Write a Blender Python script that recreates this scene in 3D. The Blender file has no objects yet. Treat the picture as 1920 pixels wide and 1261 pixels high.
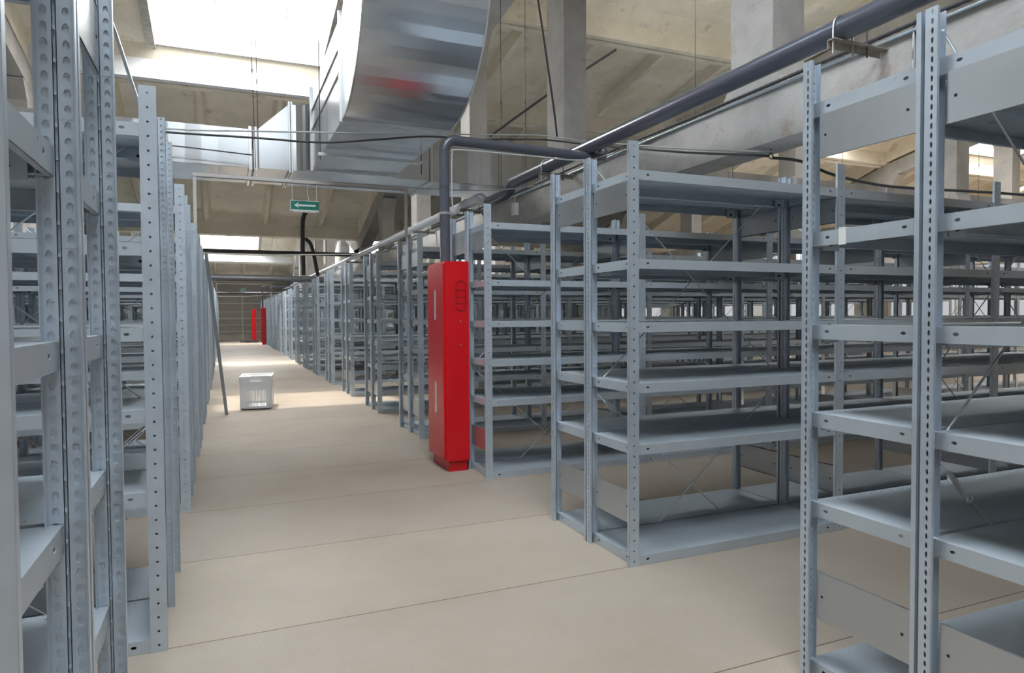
import bpy, math, random
from mathutils import Matrix, Vector
random.seed(7)
S = bpy.context.scene
COL = S.collection
# ------------------------------------------------------------------ camera
f_px, yaw, pitch, roll = 1268.4, math.radians(23.1028), math.radians(-1.7325), math.radians(-0.3597)
CH = 1.19
cy, sy, cp, sp = math.cos(yaw), math.sin(yaw), math.cos(pitch), math.sin(pitch)
fw = Vector((sy*cp, cy*cp, sp)); rt = Vector((cy, -sy, 0)); up = rt.cross(fw)
r2 = math.cos(roll)*rt + math.sin(roll)*up; u2 = -math.sin(roll)*rt + math.cos(roll)*up
cam = bpy.data.cameras.new('camera'); camo = bpy.data.objects.new('camera', cam); COL.objects.link(camo)
cam.sensor_width = 36; cam.lens = f_px/1920*36; cam.clip_start = .05; cam.clip_end = 300
m = Matrix.Identity(4)
for i in range(3):
    m[i][0], m[i][1], m[i][2] = r2[i], u2[i], -fw[i]
m[2][3] = CH
camo.matrix_world = m
S.camera = camo
# ------------------------------------------------------------------ world, sun, exposure
w = bpy.data.worlds.new('world'); S.world = w; w.use_nodes = True
bg = w.node_tree.nodes['Background']; bg.inputs[0].default_value = (.86, .93, 1, 1); bg.inputs[1].default_value = 2.2
S.view_settings.view_transform = 'Standard'; S.view_settings.look = 'None'
S.view_settings.exposure = 0.64; S.view_settings.gamma = 1; S.view_settings.use_curve_mapping = False
try:
    S.cycles.max_bounces = 8; S.cycles.diffuse_bounces = 4; S.cycles.glossy_bounces = 3
    S.cycles.transparent_max_bounces = 6; S.cycles.sample_clamp_indirect = 6; S.cycles.use_light_tree = True
except Exception: pass
sun = bpy.data.lights.new('sun', 'SUN'); sun.energy = 62; sun.angle = .035; sun.color = (1, .93, .82)
suno = bpy.data.objects.new('sun', sun); COL.objects.link(suno)
suno.rotation_euler = Vector((.13, -.10, -1)).to_track_quat('-Z', 'Y').to_euler()
SKY_E, WIN_E = 15.0, .35
def area(name, loc, d, sx, sy_, e, c=(.88, .94, 1)):
    l = bpy.data.lights.new(name, 'AREA'); l.shape = 'RECTANGLE'; l.size = sx; l.size_y = sy_; l.energy = e; l.color = c
    o = bpy.data.objects.new(name, l); COL.objects.link(o); o.location = loc
    o.rotation_euler = Vector(d).to_track_quat('-Z', 'Y').to_euler(); return o
# ------------------------------------------------------------------ helpers
def nm(name):
    M = bpy.data.materials.new(name); M.use_nodes = True
    nt = M.node_tree; return M, nt, nt.nodes['Principled BSDF']
def mat(name, c, rough=.5, metal=0., noise=0., nscale=5., c2=None, bump=0., spec=.5, stretch=None, rvar=0.):
    M, nt, b = nm(name); N = nt.nodes; L = nt.links
    b.inputs['Roughness'].default_value = rough; b.inputs['Metallic'].default_value = metal
    b.inputs['Specular IOR Level'].default_value = spec
    b.inputs['Base Color'].default_value = (*c, 1)
    if noise or c2:
        tc = N.new('ShaderNodeTexCoord'); mp = N.new('ShaderNodeMapping'); nz = N.new('ShaderNodeTexNoise'); cr = N.new('ShaderNodeValToRGB')
        if stretch: mp.inputs['Scale'].default_value = stretch
        nz.inputs['Scale'].default_value = nscale; nz.inputs['Detail'].default_value = 6; nz.inputs['Roughness'].default_value = .6
        L.new(tc.outputs['Object'], mp.inputs[0]); L.new(mp.outputs[0], nz.inputs[0]); L.new(nz.outputs[0], cr.inputs[0])
        c2 = c2 or tuple(max(0, x*(1-noise)) for x in c)
        cr.color_ramp.elements[0].position = .32; cr.color_ramp.elements[1].position = .66
        cr.color_ramp.elements[0].color = (*c2, 1); cr.color_ramp.elements[1].color = (*c, 1)
        L.new(cr.outputs[0], b.inputs['Base Color'])
        if bump:
            bp = N.new('ShaderNodeBump'); bp.inputs['Strength'].default_value = bump; bp.inputs['Distance'].default_value = .01
            L.new(nz.outputs[0], bp.inputs['Height']); L.new(bp.outputs[0], b.inputs['Normal'])
        if rvar:
            mr = N.new('ShaderNodeMapRange'); mr.inputs[3].default_value = rough-rvar; mr.inputs[4].default_value = rough+rvar
            L.new(nz.outputs[0], mr.inputs[0]); L.new(mr.outputs[0], b.inputs['Roughness'])
    return M
def concrete(name, c, c2, stain, ns=1.3, stain_amt=.5):
    M, nt, b = nm(name); N = nt.nodes; L = nt.links
    b.inputs['Roughness'].default_value = .9; b.inputs['Specular IOR Level'].default_value = .2
    tc = N.new('ShaderNodeTexCoord')
    n1 = N.new('ShaderNodeTexNoise'); n1.inputs['Scale'].default_value = ns; n1.inputs['Detail'].default_value = 9; n1.inputs['Roughness'].default_value = .65
    n2 = N.new('ShaderNodeTexNoise'); n2.inputs['Scale'].default_value = 3.1; n2.inputs['Detail'].default_value = 12; n2.inputs['Roughness'].default_value = .75
    n3 = N.new('ShaderNodeTexNoise'); n3.inputs['Scale'].default_value = 40; n3.inputs['Detail'].default_value = 4
    for n in (n1, n2, n3): L.new(tc.outputs['Object'], n.inputs[0])
    r1 = N.new('ShaderNodeValToRGB'); r1.color_ramp.elements[0].position = .35; r1.color_ramp.elements[1].position = .62
    r1.color_ramp.elements[0].color = (*c2, 1); r1.color_ramp.elements[1].color = (*c, 1); L.new(n1.outputs[0], r1.inputs[0])
    r2_ = N.new('ShaderNodeValToRGB'); r2_.color_ramp.elements[0].position = .57; r2_.color_ramp.elements[1].position = .69
    r2_.color_ramp.elements[0].color = (0, 0, 0, 1); r2_.color_ramp.elements[1].color = (stain_amt,)*3 + (1,); L.new(n2.outputs[0], r2_.inputs[0])
    mx = N.new('ShaderNodeMixRGB'); mx.inputs[2].default_value = (*stain, 1)
    L.new(r2_.outputs[0], mx.inputs[0]); L.new(r1.outputs[0], mx.inputs[1]); L.new(mx.outputs[0], b.inputs['Base Color'])
    bp = N.new('ShaderNodeBump'); bp.inputs['Strength'].default_value = .35; bp.inputs['Distance'].default_value = .01
    L.new(n3.outputs[0], bp.inputs['Height']); L.new(bp.outputs[0], b.inputs['Normal'])
    return M
def emis(name, c, s, transp=0.):
    M = bpy.data.materials.new(name); M.use_nodes = True; nt = M.node_tree; nt.nodes.clear()
    o = nt.nodes.new('ShaderNodeOutputMaterial'); e = nt.nodes.new('ShaderNodeEmission'); e.inputs[0].default_value = (*c, 1); e.inputs[1].default_value = s
    if transp:
        t = nt.nodes.new('ShaderNodeBsdfTransparent'); mx = nt.nodes.new('ShaderNodeMixShader'); mx.inputs[0].default_value = 1-transp
        nt.links.new(t.outputs[0], mx.inputs[1]); nt.links.new(e.outputs[0], mx.inputs[2]); nt.links.new(mx.outputs[0], o.inputs[0])
    else: nt.links.new(e.outputs[0], o.inputs[0])
    return M
STEEL = mat('galvanised_shelving', (.60, .68, .76), .38, .6, .14, 9., rvar=.07)
SHELF = mat('galvanised_sheet', (.53, .59, .64), .42, .40, .10, 4.)
PANEL = mat('galvanised_side_sheet', (.50, .53, .56), .31, .85, .10, 3., rvar=.03)
ZINC = mat('bright_zinc', (.72, .74, .75), .28, .9)
DUCT = mat('duct_sheet', (.66, .70, .75), .24, .94, .14, 2.2, stretch=(1, 1, .3), rvar=.07)
CONC = concrete('concrete_truss', (.47, .445, .415), (.34, .325, .305), (.28, .16, .10), 1.6, .6)
SLAB = concrete('whitewashed_slab', (.90, .83, .70), (.74, .67, .55), (.30, .24, .18), 1.1, .6)
WALLM = concrete('wall_plaster', (.55, .53, .48), (.46, .44, .40), (.3, .28, .25), .8, .3)
RED = mat('red_enamel', (.62, .006, .012), .28, 0, .12, 3., spec=.45)
REDD = mat('red_enamel_door', (.60, .006, .012), .25, 0, spec=.5)
BLK = mat('black_line', (.01, .01, .01), .6)
PIPE = mat('slate_pipe', (.085, .09, .115), .26, 0, .1, 3., spec=.6)
DARKP = mat('dark_pipe', (.05, .05, .055), .45)
CABLE = mat('black_cable', (.05, .05, .05), .6)
WIRE = mat('grey_cable', (.42, .44, .42), .5)
WHITE = mat('white_plastic', (.80, .80, .78), .4)
CRATE = mat('crate_plastic', (.88, .89, .90), .38)
GREEN = mat('sign_green', (.0, .22, .15), .4)
SIGNW = mat('sign_white', (.78, .84, .86), .4)
GLASS = mat('door_glass', (.55, .58, .62), .08, .3)
WOOD = mat('rusty_angle', (.36, .31, .26), .7, 0, .3, 20)
FOAM = mat('skylight_brick', (.55, .52, .46), .9, 0, .4, 14, bump=.6)
PAINT = concrete('white_painted_rib', (.80, .82, .84), (.74, .76, .78), (.6, .6, .6), 2., .3)
# floor boards
FLOORM, nt, b = nm('particle_board_floor'); N, L = nt.nodes, nt.links
tc = N.new('ShaderNodeTexCoord'); n1 = N.new('ShaderNodeTexNoise'); n1.inputs['Scale'].default_value = 260; n1.inputs['Detail'].default_value = 3
n2 = N.new('ShaderNodeTexNoise'); n2.inputs['Scale'].default_value = .9; n2.inputs['Detail'].default_value = 8; n2.inputs['Roughness'].default_value = .6
L.new(tc.outputs['Object'], n1.inputs[0]); L.new(tc.outputs['Object'], n2.inputs[0])
ra = N.new('ShaderNodeValToRGB'); ra.color_ramp.elements[0].color = (.31, .255, .20, 1); ra.color_ramp.elements[1].color = (.44, .38, .31, 1)
ra.color_ramp.elements[0].position = .3; ra.color_ramp.elements[1].position = .7
rb = N.new('ShaderNodeValToRGB'); rb.color_ramp.elements[0].color = (.86, .84, .82, 1); rb.color_ramp.elements[1].color = (1, 1, 1, 1)
rb.color_ramp.elements[0].position = .35; rb.color_ramp.elements[1].position = .6
mx = N.new('ShaderNodeMixRGB'); mx.blend_type = 'MULTIPLY'; mx.inputs[0].default_value = 1
L.new(n1.outputs[0], ra.inputs[0]); L.new(n2.outputs[0], rb.inputs[0]); L.new(ra.outputs[0], mx.inputs[1]); L.new(rb.outputs[0], mx.inputs[2])
br = N.new('ShaderNodeTexBrick'); br.inputs['Scale'].default_value = 1; br.inputs['Brick Width'].default_value = 40; br.inputs['Row Height'].default_value = .925
br.inputs['Mortar Size'].default_value = .0035; br.inputs['Mortar Smooth'].default_value = .2
br.inputs['Color1'].default_value = (1, 1, 1, 1); br.inputs['Color2'].default_value = (.93, .935, .96, 1); br.inputs['Mortar'].default_value = (.38, .30, .22, 1)
mpf = N.new('ShaderNodeMapping'); mpf.inputs['Location'].default_value = (.55, .075, 0)
L.new(tc.outputs['Object'], mpf.inputs[0]); L.new(mpf.outputs[0], br.inputs[0])
m2 = N.new('ShaderNodeMixRGB'); m2.blend_type = 'MULTIPLY'; m2.inputs[0].default_value = 1
L.new(mx.outputs[0], m2.inputs[1]); L.new(br.outputs[0], m2.inputs[2]); n4 = N.new('ShaderNodeTexNoise'); n4.inputs['Scale'].default_value = 2.6; n4.inputs['Detail'].default_value = 14; n4.inputs['Roughness'].default_value = .78
mp4 = N.new('ShaderNodeMapping'); mp4.inputs['Scale'].default_value = (.55, 1.6, 1); L.new(tc.outputs['Object'], mp4.inputs[0]); L.new(mp4.outputs[0], n4.inputs[0])
r4 = N.new('ShaderNodeValToRGB'); r4.color_ramp.elements[0].position = .68; r4.color_ramp.elements[1].position = .76; r4.color_ramp.elements[0].color = (0, 0, 0, 1); r4.color_ramp.elements[1].color = (.45, .45, .45, 1)
L.new(n4.outputs[0], r4.inputs[0]); m4 = N.new('ShaderNodeMixRGB'); m4.inputs[2].default_value = (.25, .19, .14, 1)
L.new(r4.outputs[0], m4.inputs[0]); L.new(m2.outputs[0], m4.inputs[1]); L.new(m4.outputs[0], b.inputs['Base Color'])
b.inputs['Roughness'].default_value = .6; b.inputs['Specular IOR Level'].default_value = .35

class MB:
    def __init__(s): s.v = []; s.f = []; s.m = []; s.cur = 0; s.sm = []
    def add(s, vs, fs, smooth=False):
        b = len(s.v); s.v += [tuple(x) for x in vs]
        for f in fs: s.f.append(tuple(b+i for i in f)); s.m.append(s.cur); s.sm.append(smooth)
    def box(s, x0, x1, y0, y1, z0, z1):
        s.add([(x0,y0,z0),(x1,y0,z0),(x1,y1,z0),(x0,y1,z0),(x0,y0,z1),(x1,y0,z1),(x1,y1,z1),(x0,y1,z1)],
              [(0,3,2,1),(4,5,6,7),(0,1,5,4),(1,2,6,5),(2,3,7,6),(3,0,4,7)])
    def bar(s, a, b_, w, h, upv=(0, 0, 1)):
        a, b_ = Vector(a), Vector(b_); d = (b_-a).normalized(); u = Vector(upv)
        if abs(d.dot(u)) > .98: u = Vector((0, 1, 0))
        r = d.cross(u).normalized(); u = r.cross(d)
        vs = [p + r*i*w/2 + u*j*h/2 for p in (a, b_) for i, j in ((-1,-1),(1,-1),(1,1),(-1,1))]
        s.add(vs, [(0,1,2,3),(7,6,5,4),(0,4,5,1),(1,5,6,2),(2,6,7,3),(3,7,4,0)])
    def tube(s, pts, r, n=10, caps=True):
        pts = [Vector(p) for p in pts]; rings = []; prev = None
        rad = r if isinstance(r, (list, tuple)) else [r]*len(pts)
        for i, p in enumerate(pts):
            d = ((pts[min(i+1, len(pts)-1)]-p).normalized() + (p-pts[max(i-1, 0)]).normalized())
            d = d.normalized() if d.length > 1e-6 else Vector((0,0,1))
            if prev is None:
                u = Vector((0,0,1)) if abs(d.z) < .9 else Vector((0,1,0))
            else: u = prev
            u = (u - d*u.dot(d)).normalized(); prev = u; v = d.cross(u)
            rings.append([p + (u*math.cos(t)+v*math.sin(t))*rad[i] for t in [2*math.pi*k/n for k in range(n)]])
        vs = [q for R_ in rings for q in R_]
        fs = [(i*n+k, i*n+(k+1) % n, (i+1)*n+(k+1) % n, (i+1)*n+k) for i in range(len(pts)-1) for k in range(n)]
        s.add(vs, fs, True)
        if caps: s.add(vs[:n], [tuple(reversed(range(n)))]); s.add(vs[-n:], [tuple(range(n))])
    def prism(s, poly, x0, x1, axis='x'):
        """extrude a yz polygon along x (or xz along y, xy along z)"""
        def P(a, b_, c): return {'x': (c, a, b_), 'y': (a, c, b_), 'z': (a, b_, c)}[axis]
        n = len(poly)
        s.add([P(a, b_, x0) for a, b_ in poly] + [P(a, b_, x1) for a, b_ in poly],
              [tuple(range(n)), tuple(range(2*n-1, n-1, -1))] + [(i, i+n, (i+1) % n + n, (i+1) % n) for i in range(n)])
    def plate(s, o, U, V, w, h, holes, t=.002, through=True, pocket=.003, back=True):
        """sheet spanning w along U and h along V, normal U x V; holes (u,v,ru,rv) sorted into v cells of one strip"""
        o, U, V = Vector(o), Vector(U), Vector(V); Nn = U.cross(V)
        hs = sorted(holes, key=lambda q: q[1])
        if not hs:
            s.add([o, o+U*w, o+U*w+V*h, o+V*h], [(0,1,2,3)]);
            if back: s.add([o-Nn*t, o+U*w-Nn*t, o+U*w+V*h-Nn*t, o+V*h-Nn*t], [(3,2,1,0)])
            return
        cuts = [0] + [(hs[i][1]+hs[i+1][1])/2 for i in range(len(hs)-1)] + [h]
        for (cu, cv, ru, rv), a, c in zip(hs, cuts[:-1], cuts[1:]):
            out = [(w, cv), (w, c), (cu, c), (0, c), (0, cv), (0, a), (cu, a), (w, a)]
            hole = []
            for k in range(8):
                th = k*math.pi/4; x, y = math.cos(th), math.sin(th)
                hole.append((cu+ru*x, cv + (rv*y if abs(rv-ru) < 1e-5 else (rv*(1 if y > .1 else -1 if y < -.1 else 0)*(1 if abs(y) > .9 else .72)))))
            P = lambda q, d=0: o + U*q[0] + V*q[1] - Nn*d
            vs = [P(q) for q in out] + [P(q) for q in hole]
            s.add(vs, [(k, (k+1) % 8, 8+(k+1) % 8, 8+k) for k in range(8)])
            d = t if through else pocket
            s.add([P(q) for q in hole] + [P(q, d if through else d*.9) for q in hole], [(k, (k+1) % 8, 8+(k+1) % 8, 8+k) for k in range(8)])
            if not through: s.add([P(q, d*.9) for q in hole], [tuple(range(8))])
            elif back:
                vs = [P(q, t) for q in out] + [P(q, t) for q in hole]
                s.add(vs, [(8+k, 8+(k+1) % 8, (k+1) % 8, k) for k in range(8)])
        if not through and back:
            s.add([o-Nn*pocket, o+U*w-Nn*pocket, o+U*w+V*h-Nn*pocket, o+V*h-Nn*pocket], [(3,2,1,0)])
    def mirror(s):
        q = MB(); q.v = [(-a, b_, c) for a, b_, c in s.v]; q.f = [tuple(reversed(f)) for f in s.f]; q.m = list(s.m); q.sm = list(s.sm); return q
    def mesh(s, name, mats):
        me = bpy.data.meshes.new(name); me.from_pydata(s.v, [], s.f)
        mats = mats if isinstance(mats, (list, tuple)) else [mats]
        for q in mats: me.materials.append(q)
        me.polygons.foreach_set('material_index', s.m); me.polygons.foreach_set('use_smooth', s.sm); me.update(); return me
    def build(s, name, mats, parent=None, **k):
        return inst(name, s.mesh(name, mats), parent, **k)
def inst(name, me, parent=None, loc=(0, 0, 0), **k):
    o = bpy.data.objects.new(name, me); COL.objects.link(o); o.location = loc
    if parent is not None: o.parent = parent
    for a, v in k.items(): o[a] = v
    return o
def thing(name, label, cat, loc=(0, 0, 0), group=None, rz=0):
    o = bpy.data.objects.new(name, None); COL.objects.link(o); o.location = loc; o.rotation_euler = (0, 0, rz)
    o.empty_display_size = .1; o['label'] = label; o['category'] = cat
    if group: o['group'] = group
    return o
def arc(c, r, a0, a1, n, f):
    return [f(c[0]+r*math.cos(a0+(a1-a0)*i/n), c[1]+r*math.sin(a0+(a1-a0)*i/n)) for i in range(n+1)]

# ------------------------------------------------------------------ room shell
XL, XR, YB, YF = -14.7, 21.4, -8.2, 38.6
m_ = MB(); m_.box(XL, XR, YB, YF, -.05, 0); m_.build('floor', FLOORM, kind='structure')
JY = [-8.15, -5.0, -2.16, .67, 3.5, 6.33, 9.16, 11.99, 14.82, 17.65, 20.5, 23.3, 26.1, 29.0, 31.9, 34.7, 37.6, 38.6]
JZ = [3.10, 4.0, 4.87, 5.42, 5.68, 5.68, 5.42, 4.87, 4.0, 3.14, 4.0, 4.87, 5.42, 5.40, 4.87, 3.80, 3.02, 3.05]
BX = [-14.665, -8.665, -2.665, 3.335, 9.335, 15.335, 21.335]
RIB = .45
SKY = {}   # (bay, panel): opening
for b_i in (0, 2, 4):
    for p_i in (6, 14): SKY[(b_i, p_i)] = 1
for k_ in ((3, 5), (4, 5), (4, 4), (5, 6), (5, 10), (3, 10), (2, 3), (2, 2), (2, 9), (4, 11), (1, 11), (1, 4), (3, 12), (3, 14), (1, 14)): SKY[k_] = 1  # extra openings added to brighten racks, floor and slabs
SUNNY = {(3, 5), (4, 5), (4, 4), (5, 6), (4, 6), (3, 10), (1, 11), (4, 11), (3, 12), (3, 14)}
HAZY = {(2, 6), (2, 14), (2, 9), (2, 10)}
ce = MB(); wn = []
for bi in range(6):
    x0, x1 = BX[bi], BX[bi+1]
    for pi in range(len(JY)-1):
        ya, yb, za, zb = JY[pi], JY[pi+1], JZ[pi], JZ[pi+1]
        def P(x, f, dz): return (x, ya+(yb-ya)*f, za+(zb-za)*f+dz)
        def blk(xa, xb, fa, fb, da, db):
            vs = [P(xa,fa,da), P(xb,fa,da), P(xb,fb,da), P(xa,fb,da), P(xa,fa,db), P(xb,fa,db), P(xb,fb,db), P(xa,fb,db)]
            ce.add(vs, [(0,3,2,1),(4,5,6,7),(0,1,5,4),(1,2,6,5),(2,3,7,6),(3,0,4,7)])
        fr = .11/(yb-ya)
        op = SKY.get((bi, pi)); ox0, ox1 = x0+1.78, x0+4.24; f0, f1 = .26, .90
        if pi > 9: f0, f1 = .22, .94
        if pi == 5: f0, f1 = .08, .46
        ce.cur = 0
        if op:
            blk(x0, ox0, 0, 1, RIB, RIB+.06); blk(ox1, x1, 0, 1, RIB, RIB+.06)
            blk(ox0, ox1, 0, f0, RIB, RIB+.06); blk(ox0, ox1, f1, 1, RIB, RIB+.06)
            ce.cur = 2
            g = .04/(yb-ya)*2
            for a_, b2, c_, d_ in ((ox0-.12, ox0, f0-g, f1+g), (ox1, ox1+.12, f0-g, f1+g)): blk(a_+.006*(1 if a_ > ox0 else 0)*-1, b2+.006*(1 if a_ < ox0 else 0), c_, d_, RIB-.055, RIB+.42)
            blk(ox0, ox1, f0-g, f0+.003, RIB-.05, RIB+.42)
            blk(ox0, ox1, f1-.003, f1+g, RIB-.02, RIB+.42)
            ce.cur = 0
            wn.append([2 if (bi, pi) in HAZY else 1 if (bi, pi) in SUNNY else 0] + [P(ox0-.1, f0-.02, RIB+.40), P(ox1+.1, f0-.02, RIB+.40), P(ox1+.1, f1+.02, RIB+.40), P(ox0-.1, f1+.02, RIB+.40)])
        else: blk(x0, x1, 0, 1, RIB, RIB+.06)
        blk(x0+.02, x1-.02, .006, fr, 0, RIB)
        ce.cur = 1 if op and bi == 2 else 0
        blk(x0+.02, x1-.02, 1-fr, .994, 0, RIB)
        ce.cur = 0
        blk(x0+.02, x0+.13, fr, 1-fr, .05, RIB); blk(x1-.13, x1-.02, fr, 1-fr, .05, RIB)
        # sloping coves where sheet meets the edge ribs
        for fa, fb in ((fr, fr+.05), (1-fr, 1-fr-.05)):
            ce.add([P(x0+.13, fa, RIB-.16), P(x1-.13, fa, RIB-.16), P(x1-.13, fb, RIB+.001), P(x0+.13, fb, RIB+.001)], [(0,1,2,3)], False)
        for k in range(4):
            xr = x0+1.05+1.3*k
            if op and ox0-.15 < xr < ox1+.15: continue
            v0 = [P(xr-.04, fr, RIB-.17), P(xr+.04, fr, RIB-.17), P(xr+.04, 1-fr, RIB-.17), P(xr-.04, 1-fr, RIB-.17),
                  P(xr-.10, fr, RIB), P(xr+.10, fr, RIB), P(xr+.10, 1-fr, RIB), P(xr-.10, 1-fr, RIB)]
            ce.add(v0, [(0,3,2,1),(4,5,6,7),(0,1,5,4),(1,2,6,5),(2,3,7,6),(3,0,4,7)])
ce.build('ceiling', [SLAB, PAINT, FOAM], kind='structure')
SKYM = emis('skylight_glazing', (.95, .98, 1), SKY_E, .35)
SKYH = emis('hazy_skylight', (.95, .98, 1), SKY_E*1.4, .045)
SKYO = emis('opal_skylight', (.84, .92, 1), SKY_E*.9)
MULL = mat('glazing_bar', (.85, .87, .88), .5)
for i, q in enumerate(wn):
    fr_ = MB(); fr_.cur = 0
    sunny, q = q[0], [Vector(a) for a in q[1:]]
    fr_.add(q, [(0, 3, 2, 1)])
    fr_.cur = 1
    for f in (.0, .36, .74, 1.):
        a, b2 = q[0].lerp(q[1], f), q[3].lerp(q[2], f); fr_.bar(a-Vector((0,0,.02)), b2-Vector((0,0,.02)), .035, .03)
    fr_.build('window_%d' % (i+1), [(SKYO, SKYM, SKYH)[sunny], MULL], kind='structure')  # openings added for their light get panes here too
# walls
def wall(name, boxes, mat_=WALLM):
    q = MB()
    for b2 in boxes: q.box(*b2)
    return q.build(name, mat_, kind='structure')
HW = 6.4
WINM = emis('window_and_fill_glow', (.95, .97, 1), WIN_E)
wno = len(wn)
def winwall(name, x, side, segs):
    """long wall with window band z 0.9..2.6"""
    global wno
    bx = [(x, x+side*.3, YB, YF, 0, .9), (x, x+side*.3, YB, YF, 2.7, HW)]
    bx = [(min(a, b2), max(a, b2), c, d, e, f) for a, b2, c, d, e, f in bx]
    xs = sorted((x, x+side*.3)); last = YB
    for a, c in segs:
        bx.append((xs[0], xs[1], last, a, .9, 2.7)); last = c
    bx.append((xs[0], xs[1], last, YF, .9, 2.7)); wall(name, bx)
    for a, c in segs:
        wno += 1; q = MB(); xx = x+side*.12
        vs = [(xx, a, .9), (xx, c, .9), (xx, c, 2.7), (xx, a, 2.7)]
        q.add(vs, [(0,1,2,3)] if side < 0 else [(3,2,1,0)]); q.cur = 1
        for k in range(5): q.box(min(xx, xx-side*.05), max(xx, xx-side*.05), a+(c-a)*k/4-.03, a+(c-a)*k/4+.03, .9, 2.7)
        for z in (.92, 1.8, 2.68): q.box(min(xx, xx-side*.05), max(xx, xx-side*.05), a, c, z-.025, z+.025)
        q.build('window_%d' % wno, [WINM, WHITE], kind='structure')
winwall('wall_right', XR, 1, [(0+6*k, 4.6+6*k) for k in range(6)])
winwall('wall_left', XL, -1, [(0+6*k, 4.6+6*k) for k in range(6)])
# back wall, unseen behind the camera; its glowing panes are added for fill light
q = MB(); wno += 1
wall('wall_back', [(XL, XR, YB-.3, YB, 0, .8), (XL, XR, YB-.3, YB, 2.9, 4.2), (XL, -9, YB-.3, YB, .8, 2.9), (16, XR, YB-.3, YB, .8, 2.9)])
q.add([(-9, YB-.15, .8), (16, YB-.15, .8), (16, YB-.15, 2.9), (-9, YB-.15, 2.9)], [(3,2,1,0)]); q.cur = 1
for k in range(14): q.box(-9+25*k/13-.03, -9+25*k/13+.03, YB-.14, YB-.09, .8, 2.9)
q.build('window_%d' % wno, [WINM, WHITE], kind='structure')  # added fill glow, numbered along with the windows
wall('wall_far', [(XL, XR, YF, YF+.3, 0, 4.2)])
# far wall framing
q = MB()
for z in (.45, .80, 1.15, 1.5, 1.95): q.box(-1.2, 2.9, YF-.05, YF, z-.02, z+.02)
for x in (-.35, .95, 2.2): q.box(x-.03, x+.03, YF-.06, YF, 0, 2.3)
q.build('trim_1', SIGNW, kind='structure')

# ------------------------------------------------------------------ concrete trusses
def truss(xc, label, rust=False):
    x0, x1 = xc-.135, xc+.135
    t = thing('roof_truss', label, 'roof truss', (xc, 0, 0), 'concrete roof trusses')
    q = MB(); q.box(-.135, .135, YB+.02, YF-.02, 2.28, 2.615); q.build('bottom_chord', CONC, t)
    q = MB()
    pts = [(y, z-.005) for y, z in zip(JY, JZ)]; pts[0] = (YB+.02, pts[0][1]); pts[-1] = (YF-.02, pts[-1][1])
    lo = [(y, max(z-.34, 2.5)) for y, z in pts]
    for i in range(len(pts)-1):
        q.prism([pts[i], pts[i+1], lo[i+1], lo[i]], -.135, .135)
    q.build('top_chord', CONC, t)
    for y, z in list(zip(JY, JZ))[1:-2]:
        zt = z-.30
        if zt < 3.0:
            q = MB(); q.box(-.135, .135, y-.5, y+.5, 2.6, z-.2); q.build('column', CONC, t); continue
        w_ = .19; q = MB()
        prof = []
        for s_ in (1, -1):
            side = [(y+s_*(w_+.16), 2.6), (y+s_*(w_+.05), 2.68), (y+s_*w_, 2.82), (y+s_*w_, zt-.42), (y+s_*(w_+.05), zt-.24), (y+s_*(w_+.24), zt+.02)]
            prof += side if s_ == 1 else side[::-1]
        q.prism([(a, b2) for a, b2 in prof], -.13, .13); q.build('column', CONC, t)
    return t
truss(3.335, 'weathered concrete truss carrying the slate pipe, beside the aisle')
truss(9.335, 'pale concrete truss further in, seen through gaps over the shelving tops')
truss(-2.665, 'concrete truss over the racks opposite the fire cabinet')
truss(15.335, 'distant concrete truss beyond the shelving, next to the windowed wall')
truss(-8.665, 'concrete truss deep over the racks on the crate side of the hall')

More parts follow.
